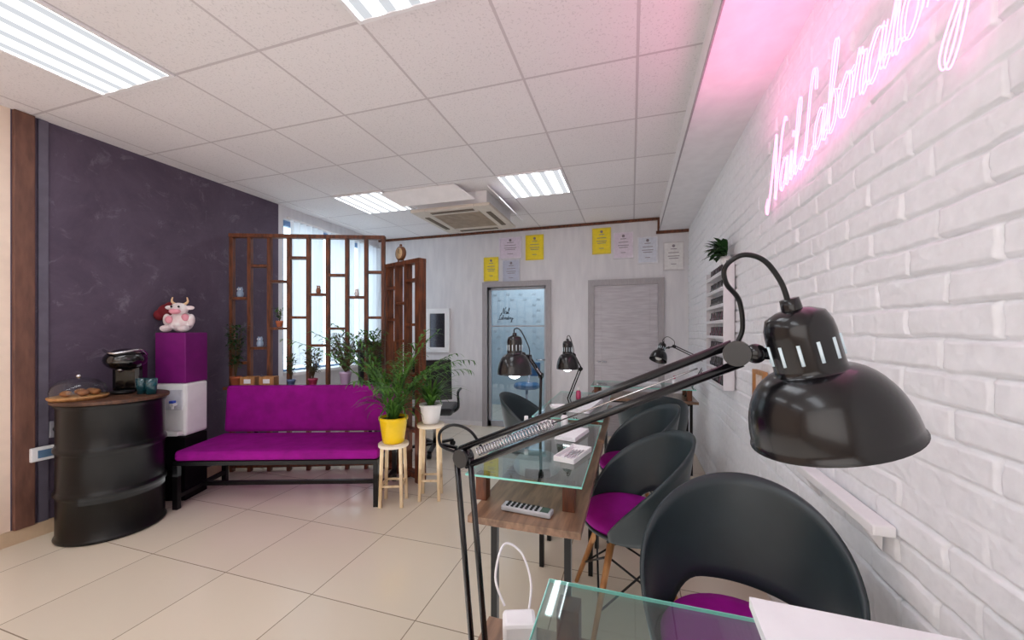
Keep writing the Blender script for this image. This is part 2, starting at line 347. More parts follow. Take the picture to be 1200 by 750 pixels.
# ================================================================== SCRIPT LETTERS
GL = {
'N': ([[(-.05,.3),(-.28,.05),(-.05,-.25),(.3,.5),(.62,1.9),(.72,2.3),(.82,1.9),(.95,.9),(1.12,-.05),(1.32,.9),(1.58,2.0),(1.85,2.42),(2.1,2.2)]], 1.7),
'a': ([[(.75,.85),(.45,1.0),(.1,.7),(.05,.25),(.3,0),(.65,.3),(.8,.95),(.75,.3),(.9,0),(1.1,.2)]], 1.0),
'i': ([[(.1,.2),(.3,.95),(.28,.3),(.4,0),(.6,.2)],[(.36,1.32),(.42,1.5)]], .55),
'l': ([[(0,.2),(.35,1.2),(.5,2.0),(.38,2.25),(.22,1.9),(.22,.5),(.35,0),(.6,.2)]], .6),
'L': ([[(1.05,1.75),(.98,2.25),(.7,2.4),(.5,1.9),(.45,1.0),(.3,.2),(0,-.05),(-.15,.15),(.15,.28),(.6,.02),(.95,-.05),(1.2,.2)]], 1.2),
'b': ([[(0,.2),(.35,1.2),(.48,2.0),(.35,2.25),(.2,1.9),(.18,.4),(.35,0),(.65,.15),(.75,.6),(.6,.95),(.85,.85),(1.0,.9)]], .95),
'o': ([[(.45,1.0),(.1,.7),(.1,.2),(.4,0),(.7,.3),(.7,.8),(.45,1.0),(.65,.85),(.95,.9)]], .92),
'r': ([[(0,.2),(.25,1.1),(.35,.95),(.6,.9),(.5,.3),(.6,0),(.85,.2)]], .8),
't': ([[(0,.2),(.3,1.1),(.4,1.8),(.32,.6),(.4,0),(.65,.2)],[(.05,1.3),(.65,1.42)]], .6),
'y': ([[(.05,.85),(.15,.3),(.4,.05),(.65,.4),(.8,.95),(.7,.1),(.55,-.9),(.3,-1.3),(.08,-1.0),(.4,-.4),(1.0,.2),(1.5,.6)]], 1.0),
' ': ([], .35)}
def strokes(text, su, sv, shear=.3, tilt=0):
    x = 0; out = []
    for ch in text:
        st, adv = GL[ch]
        for s in st:
            q = []
            for (a, b) in s:
                u = (x+a+shear*b*.5)*su; v = b*sv+tilt*u; q.append((u, v))
            out.append(q)
        x += adv
    return out, x*su
NEON = emit('neon_pink', (255,150,205), 3.2)
sgn = thing('neon_sign', 'pink glowing neon script sign on the white brick wall', 'neon sign', (XR-.04, 1.6, 1.9))
sts, tot = strokes('Nail Laboratory', .0885, .122, .5, .10)
nb = MB()
for off in (0, .015):
    for q in sts:
        pts = [(XR-.035, 2.13-(u+off), 1.945+v-off*.5) for u, v in q]
        nb.tube(catmull(pts, 6), .0019, 6)
nb.build('neon_tube', NEON, sgn)
for (a, b_) in ((2.0,2.03),(1.5,2.05),(1.2,2.08)): MB().cyl((XR-.033,a,b_),(XR-.003,a,b_),.003,seg=8).build('mount_pin', WHT, sgn)
def decal(text, x, z, su, sv, r, Y, m, parent, nm='lettering', mb=None):
    sts, tot = strokes(text, su, sv, .35, 0); k = mb or MB()
    for q in sts: k.tube(catmull([(x+u, Y, z+v) for u, v in q], 3), r, 4)
    return k if mb else k.build(nm, m, parent)
DK = mat('dark_ink', (30,36,52), .5)
decal('Nail', -1.74, 1.58, .028, .036, .004, YB+.052, DK, door)
decal('Laboratory', -1.78, 1.50, .022, .028, .0035, YB+.052, DK, door)
lm = MB()
for rI in range(6):
    for cI in range(4):
        x = -1.87+cI*.19+(rI % 2)*.06; z = 1.83-rI*.075
        if rI in (2,3,4) and cI < 3: continue
        decal('Nail', x, z, .013, .015, .0014, YB+.053, DK, door, mb=lm)
for rI in range(4):
    for cI in range(4):
        decal('Nail', -1.87+cI*.19+(rI % 2)*.06, 1.32-rI*.08, .013, .015, .0014, YB+.053, DK, door, mb=lm)
lm.build('small_lettering', mat('grey_ink', (128,140,152), .5), door)
# ================================================================== CEILING FITTINGS
PANEL = emit('tube_diffuser', (246,249,255), 13.0, stripes=2.62, lo=.78)
def panel(x0, x1, y0, y1, lab):
    t = thing('ceiling_light', lab, 'ceiling light', ((x0+x1)/2,(y0+y1)/2,H-.02), group='recessed ceiling lights')
    f = MB(); z0, z1 = H-.014, H-.001; w = .018
    f.b2((x0,y0,z0),(x0+w,y1,z1)).b2((x1-w,y0,z0),(x1,y1,z1)).b2((x0+w,y0,z0),(x1-w,y0+w,z1)).b2((x0+w,y1-w,z0),(x1-w,y1,z1))
    f.build('frame', WPAINT, t)
    MB().b2((x0+w,y0+w,H-.009),(x1-w,y1-w,H-.004)).build('diffuser', PANEL, t)
panel(-2.97,-2.37,.25,1.45,'large bright ceiling light panel at the upper left')
panel(-1.17,-.57,.25,1.45,'bright ceiling light panel cut by the top edge')
panel(-1.17,-.57,3.25,3.85,'square ceiling light panel to the right of the air conditioner')
panel(-2.97,-2.37,3.25,3.85,'square ceiling light panel to the left of the air conditioner')
panel(-2.97,-2.37,-1.55,-.35,'unseen fill light panel in the ceiling behind the camera on the left')  # this and the next: unseen panels continuing the ceiling, added as fill
panel(-1.17,-.57,-1.55,-.35,'unseen fill light panel in the ceiling behind the camera on the right')
ac = thing('air_conditioner', 'beige ceiling cassette air conditioner between two light panels', 'air conditioner', (-1.77,3.92,2.56))
ACM = mat('ac_plastic', (210,200,188), .5, var=.04)
MB().b2((-2.15,3.56,2.60),(-1.37,4.34,H-.001)).build('casing', WPAINT, ac)
k = MB(); x0,x1,y0,y1 = -2.2,-1.32,3.5,4.4; z0,z1 = 2.57,2.602
k.b2((x0,y0,z0),(x0+.17,y1,z1)).b2((x1-.17,y0,z0),(x1,y1,z1)).b2((x0+.17,y0,z0),(x1-.17,y0+.17,z1)).b2((x0+.17,y1-.17,z0),(x1-.17,y1,z1))
k.build('fascia', ACM, ac, bevel=.008)
k = MB()
for i in range(14): k.b2((x0+.172,y0+.18+i*.04,z0+.004),(x1-.172,y0+.20+i*.04,z0+.014))
k.build('grille', mat('ac_grille', (170,154,136), .5), ac)
MB().b2((x0+.171,y0+.171,z0+.02),(x1-.171,y1-.171,z0+.028)).build('filter', mat('ac_dark', (110,98,86), .8), ac)
for (a, b2_) in (((x0+.2,y0+.06),(x1-.2,y0+.11)), ((x0+.2,y1-.11),(x1-.2,y1-.06)), ((x0+.06,y0+.2),(x0+.11,y1-.2)), ((x1-.11,y0+.2),(x1-.06,y1-.2))):
    MB().b2((a[0],a[1],z0-.006),(b2_[0],b2_[1],z0+.002)).build('louver', MT['ac_dark'], ac)
v = [(-1.31,3.42,2.72),(-1.19,3.42,2.60),(-1.19,4.25,2.60),(-1.31,4.25,2.72)]; v2 = [(a,b_,c+.015) for a,b_,c in v]
tag(MB().add(v+v2, [(0,3,2,1),(4,5,6,7),(0,1,5,4),(1,2,6,5),(2,3,7,6),(3,0,4,7)]).build('ceiling_panel', WPAINT, origin=(-1.25,3.9,2.66)), 'white loose ceiling panel hanging to the right of the air conditioner', 'ceiling panel')
v = [(-2.42,3.30,2.725),(-1.60,3.30,2.725),(-1.45,3.44,2.62),(-2.25,3.44,2.62)]; v2 = [(a,b_,c+.012) for a,b_,c in v]
tag(MB().add(v+v2, [(0,3,2,1),(4,5,6,7),(0,1,5,4),(1,2,6,5),(2,3,7,6),(3,0,4,7)]).build('ceiling_panel', WPAINT, origin=(-1.9,3.37,2.66)), 'white tilted ceiling panel in front of the air conditioner', 'ceiling panel')
# ================================================================== BACK WALL THINGS
def cert(px0, py0, px1, py1, col, fcol, lab):
    a = back(px0, py0, YB-.01); b = back(px1, py1, YB-.01); x0, x1, z1, z0 = a.x, b.x, a.z, b.z; zc = (back((px0+px1)/2,(py0+py1)/2,YB-.01)).z; hh_ = (z1-z0)/2; z0, z1 = zc-hh_, zc+hh_
    t = thing('framed_certificate', lab, 'certificate', ((x0+x1)/2, YB-.01, z0), group='framed certificates on the back wall')
    f = MB(); w = .014
    f.b2((x0,YB-.018,z0),(x0+w,YB-.001,z1)).b2((x1-w,YB-.018,z0),(x1,YB-.001,z1)).b2((x0+w,YB-.018,z0),(x1-w,YB-.001,z0+w)).b2((x0+w,YB-.018,z1-w),(x1-w,YB-.001,z1))
    f.build('frame', mat('cf%s'%str(fcol), fcol, .4), t)
    MB().b2((x0+w,YB-.01,z0+w),(x1-w,YB-.002,z1-w)).build('sheet', mat('cs%s'%str(col), col, .5, var=.06, scale=30), t)
    W, Hh = x1-x0, z1-z0; pm = mat('print_grey', (140,130,138), .6); xm = (x0+x1)/2
    for i, (fw, fz) in enumerate(((.3,.75),(.5,.62),(.55,.5),(.45,.42),(.25,.22))):
        MB().b2((xm-W*fw/2, YB-.012, z0+Hh*fz-.004),(xm+W*fw/2, YB-.0102, z0+Hh*fz+.004)).build('text_line', pm, t)
    MB().lathe([(.0,0),(.018,0),(.018,.002),(0,.002)], (xm,YB-.0105,z0+Hh*.86), (0,-1,0), 12).build('emblem', pm, t)
cert(567,302,584,329,(238,214,40),(232,208,60),'lowest yellow framed certificate left over the glass door')
cert(585,279,611,302,(218,206,222),(222,214,226),'lilac landscape certificate left of the high yellow one')
cert(589,305,609,331,(184,188,206),(196,198,212),'grey-blue certificate beside the low yellow one')
cert(616,276,637,304,(238,214,30),(226,200,50),'yellow certificate at the right of the glass-door group')
cert(694,268,716,297,(240,216,30),(226,202,60),'yellow certificate at the left over the wooden door')
cert(719,273,742,302,(222,210,224),(226,218,228),'lilac certificate just right of the yellow one over the wooden door')
cert(747,278,771,308,(212,216,228),(224,224,230),'pale blue certificate over the right half of the wooden door')
cert(777,284,802,316,(226,224,224),(206,202,204),'white certificate nearest the brick wall')
a, b_ = back(499,362,YB-.02), back(527,413,YB-.02)
t = thing('wall_mirror', 'white framed dark wall mirror left of the glass door', 'mirror', ((a.x+b_.x)/2,YB-.02,b_.z))
k = MB(); w = .07
k.b2((a.x,YB-.04,b_.z),(a.x+w,YB-.001,a.z)).b2((b_.x-w,YB-.04,b_.z),(b_.x,YB-.001,a.z)).b2((a.x+w,YB-.04,b_.z),(b_.x-w,YB-.001,b_.z+w)).b2((a.x+w,YB-.04,a.z-w),(b_.x-w,YB-.001,a.z))
k.build('frame', WHT, t); MB().b2((a.x+w,YB-.02,b_.z+w),(b_.x-w,YB-.005,a.z-w)).build('mirror_glass', mat('mirror_dark', (100,100,108), .1, metal=.8), t)
# ================================================================== LEFT: DRUM + THINGS ON IT
DX, DY = -3.415, 1.715
t = thing('oil_drum_table', 'black steel oil drum used as a side table with a wooden top', 'drum table', (DX,DY,0))
q_ = .948
pr = [(0,.0),(.27,.0),(.285,.004),(.29,.012),(.285,.022),(.279,.03)]
for z in (.30,.58): pr += [(.279,z-.03),(.283,z-.02),(.291,z-.008),(.291,z+.008),(.283,z+.02),(.279,z+.03)]
pr += [(.279,.84),(.285,.855),(.29,.862),(.29,.872),(.284,.876),(0,.872)]
MB().lathe([(r*q_,z) for r,z in pr],(DX,DY,0),seg=64).build('drum_body', DRUM, t)
MB().lathe([(0,.877),(.286,.877),(.290,.882),(.290,.896),(.286,.90),(0,.90)],(DX,DY,0),seg=64).build('wooden_top', DWOOD, t)
cx, cy = DX-.045, DY-.155
t = thing('cake_dome', 'glass cake dome over sweets on a wooden plate', 'cake dome', (cx,cy,.9))
MB().lathe([(0,.901),(.13,.901),(.14,.915),(.14,.921),(0,.921)],(cx,cy,0),seg=40).build('plate', OAK, t)
MB().lathe([(.13,.922),(.132,.955),(.122,.99),(.088,1.022),(.04,1.036),(0,1.038)],(cx,cy,0),seg=40).build('glass_dome', GLASS, t)
MB().ell((cx,cy,1.05),(.014,.014,.014)).build('knob', CHROME, t)
for i, (ax, ay) in enumerate(((.05,0),(-.05,.03),(0,-.06),(-.02,.07),(.045,.06))):
    tag(MB().ell((cx+ax,cy+ay,.942),(.030,.028,.02)).build('cookie', mat('cookie_brown', (150,92,48), .7, var=.3, scale=40), origin=(cx+ax,cy+ay,.922)), 'small brown cookie under the glass cake dome', 'cookie', 'cookies under the glass dome')
cx, cy = DX-.06, DY+.10
t = thing('coffee_machine', 'black rounded capsule coffee machine on the drum table', 'coffee machine', (cx,cy,.9), R(35))
GB = mat('gloss_black', (8,8,10), .15, coat=.6)
MB().lathe([(0,0),(.06,0),(.065,.008),(.065,.02),(0,.022)],(0,-.04,.002),seg=28).build('drip_base', BLK, t, local=True)
k = MB(); k.box((0,.05,.13),(.17,.12,.25)); k.build('body', GB, t, local=True, bevel=.03)
k = MB(); k.ell((0,-.005,.24),(.115,.13,.08),20,12); k.build('brew_head', GB, t, local=True)
MB().tube(catmull([(-.095,.05,.27),(-.10,-.05,.31),(0,-.135,.29),(.10,-.05,.31),(.095,.05,.27)],6),.009,8).build('chrome_lever', CHROME, t, local=True)
MB().cyl((0,-.06,.19),(0,-.06,.155),.022,.014).build('spout', CHROME, t, local=True)
teal = mat('teal_glass', (24,96,110), .1, var=.1, trans=.6, coat=.5)
for i, (ax, ay, lab) in enumerate(((.115,.10,'teal glass tumbler nearer the coffee machine on the drum'), (.19,.11,'teal glass tumbler near the right rim of the drum'))):
    tag(MB().lathe([(0,.0),(.028,.0),(.032,.055),(.036,.11),(.033,.11),(.028,.055),(.024,.008),(0,.008)],(DX+ax,DY+ay,.901),seg=20).build('tumbler', teal, origin=(DX+ax,DY+ay,.901)), lab, 'glass', 'teal tumblers')
tag(MB().ell((DX+.02,DY-.25,.907),(.022,.012,.006)).build('candy', mat('orange_wrap', (226,120,40), .4), origin=(DX+.02,DY-.25,.901)), 'orange wrapped candy at the drum edge before the dome', 'candy')
t = thing('wall_socket', 'small grey socket on the purple wall beside the drum', 'socket', (XL,1.555,.66))
MB().b2((XL+.001,1.53,.63),(XL+.014,1.60,.74)).build('plate', mat('socket_grey', (150,148,156), .4), t, bevel=.004)
MB().lathe([(0,0),(.022,0),(.022,.006),(0,.006)],(XL+.014,1.565,.685),(1,0,0),16).build('socket_hole', BLK, t)
t = thing('meter_box', 'white wall box with a small display under the socket', 'wall box', (XL,1.50,.5))
MB().b2((XL+.031,1.43,.50),(XL+.055,1.58,.59)).build('case', WHT, t, bevel=.006)
MB().b2((XL+.055,1.46,.52),(XL+.058,1.55,.57)).build('display', mat('display_blue', (90,120,150), .3), t)
# ================================================================== BENCH
A = math.atan2(.52,1.35)
pr_ = at(440,598,2.88); brz = A-R(2)
ux = Vector((math.cos(brz), math.sin(brz), 0)); uy = Vector((-math.sin(brz), math.cos(brz), 0))
BL = 1.52
BO = Vector((pr_.x, pr_.y, 0))-ux*BL+uy*.05
t = thing('bench_sofa', 'purple upholstered bench with backrest on a black metal frame', 'bench', tuple(BO), brz)
k = MB(); k.box((BL/2,.27,.40),(BL,.54,.08)); k.build('seat_cushion', PUR, t, local=True, bevel=.025)
M = Matrix.Rotation(R(-5), 3, 'X')
k = MB(); k.box((BL/2,.56,.65),(BL-.02,.07,.41), M=M); k.build('back_cushion', PUR, t, local=True, bevel=.025)
fr = MB()
for y in (.015,.525): fr.b2((.03,y-.015,.33),(BL-.03,y+.015,.36))
for x in (.015,BL-.015): fr.b2((x-.015,0,.33),(x+.015,.54,.36))
fr.build('frame', BLKM, t, local=True)
MB().b2((.03,.255,.08),(BL-.03,.285,.11)).build('stretcher', BLKM, t, local=True)
for x in (.015,BL-.015):
    for y in (.015,.525):
        MB().b2((x-.018,y-.018,0.001),(x+.018,y+.018,.33)).build('leg', BLKM, t, local=True)
    MB().b2((x-.015,.035,.08),(x+.015,.505,.11)).build('leg_brace', BLKM, t, local=True)
for x in (.25,BL-.25): MB().bar((x,.58,.34),(x,.615,.8),.03,.012).build('back_bracket', BLKM, t, local=True)
# water cooler
wv = BO-ux*.15+uy*.27; WX, WY = wv.x, wv.y; wr = brz
t = thing('water_cooler', 'white table water cooler with two taps on a black stand', 'water cooler', (WX,WY,0), wr)
MB().box((0,0,.25),(.23,.23,.498)).build('stand', mat('stand_black', (10,10,12), .7, spec=.2), t, local=True, bevel=.004)
MB().box((0,.0,.72),(.24,.23,.42)).build('body', WHT, t, local=True, bevel=.018)
MB().box((0,-.117,.80),(.19,.012,.16)).build('front_panel', mat('cooler_grey', (205,205,214), .35), t, local=True, bevel=.005)
MB().box((0,-.14,.54),(.20,.06,.03)).build('drip_tray', WHT, t, local=True, bevel=.005)
for sx, cc in ((-.05,'red_tap'),(.05,'blue_tap')):
    g = MB().cyl((sx,-.115,.77),(sx,-.165,.765),.014).cyl((sx,-.155,.775),(sx,-.155,.735),.010).build('tap', WHT, t, local=True)
    MB().box((sx,-.155,.79),(.03,.035,.02)).build('tap_lever', mat(cc, (200,40,50) if sx < 0 else (50,80,190), .4), g, local=True, bevel=.004)
t = MB().box((0,0,.2),(.235,.23,.40)).build('purple_box', PURB, bevel=.006); t.location = (WX,WY,.931); t.rotation_euler = (0,0,wr)
tag(t, 'tall purple box on top of the water cooler', 'box')
t = thing('plush_cow', 'white and pink plush cow with dark red bow on the purple box', 'plush toy', (WX-.01,WY,1.334), R(30))
k = MB(); k.ell((0,0,.085),(.085,.075,.085)); k.ell((0,-.03,.185),(.06,.055,.055)); k.ell((0,-.08,.17),(.038,.03,.028))
for sx in (-1,1):
    k.ell((sx*.06,-.085,.03),(.03,.06,.028)); k.ell((sx*.085,-.03,.10),(.024,.03,.05)); k.ell((sx*.07,-.02,.20),(.035,.012,.018))
k.build('body', mat('plush_white', (226,206,208), .9, col2=(236,230,230), scale=25, bump=.4), t, local=True, remesh=.006)
MB().ell((0,-.085,.168),(.04,.03,.024)).build('muzzle', mat('plush_pink', (222,150,164), .9), t, local=True)
for sx in (-1,1): MB().ell((sx*.025,-.083,.205),(.008,.006,.009)).build('eye', BLK, t, local=True)
k = MB(); k.ell((-.115,.02,.17),(.060,.045,.06)); k.ell((-.16,.02,.14),(.045,.035,.045)); k.ell((-.09,.03,.21),(.04,.035,.04))
k.build('red_bow', mat('dark_red_plush', (110,12,28), .8), t, local=True, remesh=.006)
for sx in (-1,1): MB().tube(catmull([(sx*.03,-.02,.225),(sx*.055,-.02,.25),(sx*.05,-.02,.285)],5),[.012,.004],8).build('horn', mat('horn_cream', (226,190,150), .6), t, local=True)
for (a, b_, cc) in ((-.05,-.068,.1),(.055,-.055,.12)): MB().ell((a,b_,cc),(.028,.012,.03)).build('spot', MT['plush_pink'], t, local=True)
# ================================================================== PARTITION
PA, PB = Vector((-3.655,2.70,0)), Vector((-2.30,3.22,0)); plen = (PB-PA).length; prz = math.atan2((PB-PA).y,(PB-PA).x)
t = thing('lattice_partition', 'tall brown wooden lattice partition behind the purple bench', 'room divider', tuple(PA), prz)
ZT = 2.27; pd = .022
def zy(y): return CH-(y-HZ)*3.68/FP
k = MB(); k.b2((0,-.03,ZT-.035),(plen,.03,ZT)); k.build('top_rail', WOOD, t, local=True, bevel=.003)
MB().b2((.02,-pd,.04),(plen-.02,pd,.08)).build('bottom_rail', WOOD, t, local=True)
MB().b2((.02,-.135,.80),(plen-.02,.03,.825)).build('ledge', WOOD, t, local=True)
bays = 8; bw_ = plen/bays
for i in range(bays+1):
    x = min(max(i*bw_, .018), plen-.018)
    MB().b2((x-.016,-pd,.001),(x+.016,pd,ZT-.035)).build('post', WOOD, t, local=True, bevel=.002)
LV = [[350,425],[312,408],[330,385],[302,372],[345,405],[322,385],[348,412],[318,372]]
shelfpos = {}
for i, ys_ in enumerate(LV):
    for y in ys_:
        z = zy(y); MB().b2((i*bw_+.016,-.035,z-.012),((i+1)*bw_-.016,.035,z+.012)).build('crosspiece', WOOD, t, local=True)
        shelfpos[(i,y)] = z+.013
def pw(x, y, z): 
    return Vector((PA.x+math.cos(prz)*x-math.sin(prz)*y, PA.y+math.sin(prz)*x+math.cos(prz)*y, z))
QA, QB = Vector((-2.255,3.21,0)), Vector((-1.76,3.00,0)); ql = (QB-QA).length; qrz = math.atan2((QB-QA).y,(QB-QA).x)
t = thing('lattice_partition', 'shorter brown wooden lattice panel standing at an angle by the plants', 'room divider', tuple(QA), qrz)
k = MB(); k.b2((0,-.04,1.95),(ql,.04,1.985)); k.build('top_rail', WOOD, t, local=True)
MB().b2((.02,-.04,.04),(ql-.02,.04,.08)).build('bottom_rail', WOOD, t, local=True)
for x, hw in ((.018,.016),(.17,.014),(.32,.014),(ql-.03,.032)):
    MB().b2((x-hw,-.038,.001),(x+hw,.038,1.95)).build('post', WOOD, t, local=True, bevel=.002)
for (x0, x1, zz) in ((.03,.16,(.5,1.0,1.45,1.75)),(.18,.31,(.7,1.25,1.6)),(.33,ql-.06,(.45,.95,1.4,1.8))):
    for z in zz: MB().b2((x0,-.036,z-.012),(x1,.036,z+.012)).build('crosspiece', WOOD, t, local=True)
qc = QA.lerp(QB, .38)
t = thing('alarm_clock', 'small round brown alarm clock on top of the shorter lattice panel', 'clock', (qc.x,qc.y,1.985), qrz)
MB().lathe([(0,-.02),(.06,-.02),(.068,-.012),(.068,.012),(.06,.02),(0,.018)],(0,0,.085),(0,-1,0),28).build('case', mat('clock_brown', (112,70,40), .4), t, local=True)
MB().lathe([(0,.0),(.052,.0),(.052,.003),(0,.003)],(0,-.019,.085),(0,-1,0),28).build('dial', mat('dial_tan', (200,170,130), .5), t, local=True)
MB().bar((0,-.024,.085),(.0,-.024,.125),.005,.002).bar((0,-.024,.085),(.03,-.024,.075),.005,.002).build('hands', BLK, t, local=True)
for sx in (-1,1):
    MB().cyl((sx*.045,0,.002),(sx*.035,0,.035),.007,seg=8).build('foot', MT['clock_brown'], t, local=True)
MB().ell((0,0,.162),(.018,.012,.012)).build('bell', MT['clock_brown'], t, local=True)
# ================================================================== PLANTS
def blade(mb, b, az, Lh, el, droop, w, n=7):
    b = Vector(b); d = Vector((math.cos(az), math.sin(az), 0)); side = Vector((-d.y, d.x, 0)); p = b.copy(); e = el; v = []; 
    for i in range(n+1):
        f = i/n; ww = w*max(.04, math.sin(math.pi*min(1, .12+.88*f))**.6)*(1-f*.2)
        v += [p-side*ww/2, p , p+side*ww/2]
        p = p+(d*math.cos(e)+Vector((0,0,math.sin(e))))*Lh/n; e -= droop/n
    mb.add(v, [(i*3+j, i*3+j+1, i*3+j+4, i*3+j+3) for i in range(n) for j in (0,1)], True)
def frond(mb, b, az, Lh, el, droop, nl, ll, lw):
    b = Vector(b); d = Vector((math.cos(az), math.sin(az), 0)); p = b.copy(); e = el; pts = [p.copy()]
    for i in range(nl):
        t_ = d*math.cos(e)+Vector((0,0,math.sin(e))); p = p+t_*Lh/nl; e -= droop/nl; pts.append(p.copy())
        if i > nl*.22:
            f = i/nl; l2 = ll*(1-.55*abs(f-.5)*1.6)
            for sgn_ in (-1,1):
                blade(mb, p, az+sgn_*R(55-20*f)+random.uniform(-.25,.25), l2*random.uniform(.8,1.15), e+random.uniform(-.2,.2), 1.4, lw, 4)
    mb.tube(pts, [.004,.0015], 5)
def pot(t, x, y, z, r, h, m, rim=.006):
    MB().lathe([(0,0),(r*.72,0),(r*.78,.01),(r,h-.02),(r+rim,h-.018),(r+rim,h),(r-.008,h),(r-.012,h-.02),(0,h-.022)],(x,y,z),seg=28).build('pot', m, t)
    MB().lathe([(0,h-.019),(r-.011,h-.019)],(x,y,z),seg=20).build('soil', SOIL, t)
def stand(nm, lab, p, zt, r, m):
    t = thing(nm, lab, 'plant stand', (p[0],p[1],0), R(20))
    MB().lathe([(0,zt-.026),(r-.003,zt-.026),(r,zt-.022),(r,zt-.004),(r-.004,zt),(0,zt)],(0,0,0),seg=32).build('seat', mat('stool_top', (238,226,206), .4, var=.04), t, local=True)
    for i in range(4):
        a = R(45+90*i); MB().bar((math.cos(a)*r*.85,math.sin(a)*r*.85,zt-.026),(math.cos(a)*r*1.0,math.sin(a)*r*1.0,.001),.022,.022).build('leg', m, t, local=True)
    for i in range(4):
        a, b_ = R(45+90*i), R(135+90*i); z = .16; rr = r*.95
        MB().bar((math.cos(a)*rr,math.sin(a)*rr,z),(math.cos(b_)*rr,math.sin(b_)*rr,z),.014,.014).build('stretcher', m, t, local=True)
S1 = (-1.775,2.59); S2 = (-1.55,2.77)
stand('plant_stand', 'low pale wooden stool holding the yellow pot', S1, .475, .115, PWOOD)
stand('plant_stand', 'taller pale wooden stool holding the white pot', S2, .60, .108, PWOOD)
t = thing('potted_palm', 'tall leafy palm in a bright yellow pot beside the bench', 'plant', (S1[0],S1[1],.476))
pot(t, S1[0], S1[1], .477, .105, .20, YEL)
k = MB(); random.seed(3)
for i in range(28):
    az = R(i*137.5); el = R(random.uniform(66,89)); frond(k, (S1[0]+.03*math.cos(az),S1[1]+.03*math.sin(az),.66), az, random.uniform(.45,.98), el, R(random.uniform(35,85)), 16, random.uniform(.10,.17), .016)
for i in range(36):
    az = R(i*137.5+15); blade(k, (S1[0]+.02*math.cos(az),S1[1]+.02*math.sin(az),.66), az, random.uniform(.25,.5), R(random.uniform(60,85)), R(random.uniform(100,170)), .018, 8)
k.build('foliage', LEAF, t)
t = thing('potted_spider_plant', 'green arching plant in a white pot on the taller stool', 'plant', (S2[0],S2[1],.601))
pot(t, S2[0], S2[1], .602, .085, .155, WHT)
k = MB()
for i in range(100):
    az = R(i*137.5); blade(k, (S2[0]+.02*math.cos(az),S2[1]+.02*math.sin(az),.738), az, random.uniform(.20,.42), R(random.uniform(62,89)), R(random.uniform(70,130)), .016, 8)
k.build('foliage', LEAF, t)
def bush(nm, lab, p, pr2, ph, pm, rad, hgt, n, m, lw=.02, ll=.04):
    t = thing(nm, lab, 'plant', tuple(p)); pot(t, p[0], p[1], p[2]+.001, pr2, ph, pm, .003)
    k = MB(); sk = MB()
    for i in range(n):
        az = random.uniform(0,6.28); f = .2+.8*random.random(); r = rad*math.sqrt(random.random())*(.35+.65*f); z = p[2]+ph+hgt*f; q = Vector((p[0]+r*math.cos(az), p[1]+r*math.sin(az), z))
        blade(k, q, az+random.uniform(-.8,.8), ll*random.uniform(.7,1.3), R(random.uniform(-10,60)), R(60), lw, 3)
        if i % 5 == 0: sk.tube([(p[0],p[1],p[2]+ph-.01),((p[0]+q.x)/2,(p[1]+q.y)/2,p[2]+ph+(q.z-p[2]-ph)*.6),q],.0018,4)
    k.build('foliage', m, t); sk.build('stems', mat('stem_brown', (90,74,48), .7), t)
random.seed(5)
TER = mat('terracotta', (176,96,60), .6)
bush('potted_bush', 'dry grey-brown bushy plant in a lilac pot on the lattice ledge', pw(1.10,-.08,.826), .052, .13, LIL, .21, .36, 620, LEAFB, .017, .05)
bush('potted_plant', 'small plant in a terracotta pot in a lattice niche', pw(2.5*bw_,0,shelfpos[(2,385)]), .03, .06, TER, .04, .12, 70, LEAF, .014, .03)
bush('potted_plant', 'dark trailing plant at the far left end of the lattice ledge', pw(.10,-.08,.826), .045, .09, TER, .07, .48, 240, LEAFD, .02, .05)
bush('potted_plant', 'rose-red pot of low greenery near the middle of the ledge', pw(.80,-.08,.826), .04, .07, mat('rose_pot', (170,60,90), .4), .10, .28, 200, LEAFB, .016, .045)
bush('potted_plant', 'leafy plant in a dark pot at the right end of the ledge', pw(1.36,-.08,.826), .045, .10, BLK, .12, .42, 280, LEAF, .020, .06)
bush('potted_plant', 'small cactus-like plant in a blue pot left of the rose-red pot', pw(.60,-.08,.826), .035, .06, mat('blue_pot', (90,110,150), .4), .055, .24, 120, LEAFD, .013, .035)
def owl(p, m, lab, r=.028):
    t = thing('owl_figurine', lab, 'figurine', tuple(p), prz, group='small figurines in the lattice')
    MB().lathe([(0,0),(r*.8,0),(r,r*.8),(r*.95,r*1.6),(r*.7,r*2.1),(r*.85,r*2.5),(r*.75,r*3.0),(r*.3,r*3.35),(0,r*3.4)],(0,0,.001),seg=18).build('body', m, t, local=True)
    for sx in (-1,1): 
        MB().ell((sx*r*.36,-r*.72,r*2.65),(r*.26,r*.12,r*.26)).build('eye', WHT, t, local=True)
        MB().tube([(sx*r*.5,0,r*2.9),(sx*r*.65,0,r*3.6)],[r*.25,.001],6).build('ear', m, t, local=True)
blu = mat('blue_grey_ceramic', (150,170,196), .3)
owl(pw(.5*bw_,0,shelfpos[(0,350)]), blu, 'pale blue owl figurine in the leftmost lattice bay')
owl(pw(1.5*bw_,0,shelfpos[(1,408)]), blu, 'pale blue owl figurine low in the second lattice bay')
owl(pw(6.5*bw_,0,shelfpos[(6,348)]), WHT, 'white owl figurine high in the right part of the lattice', .022)
owl(pw(4.5*bw_,0,shelfpos[(4,345)]), mat('brown_ceramic', (140,90,60), .4), 'brown owl figurine in the middle of the lattice', .022)
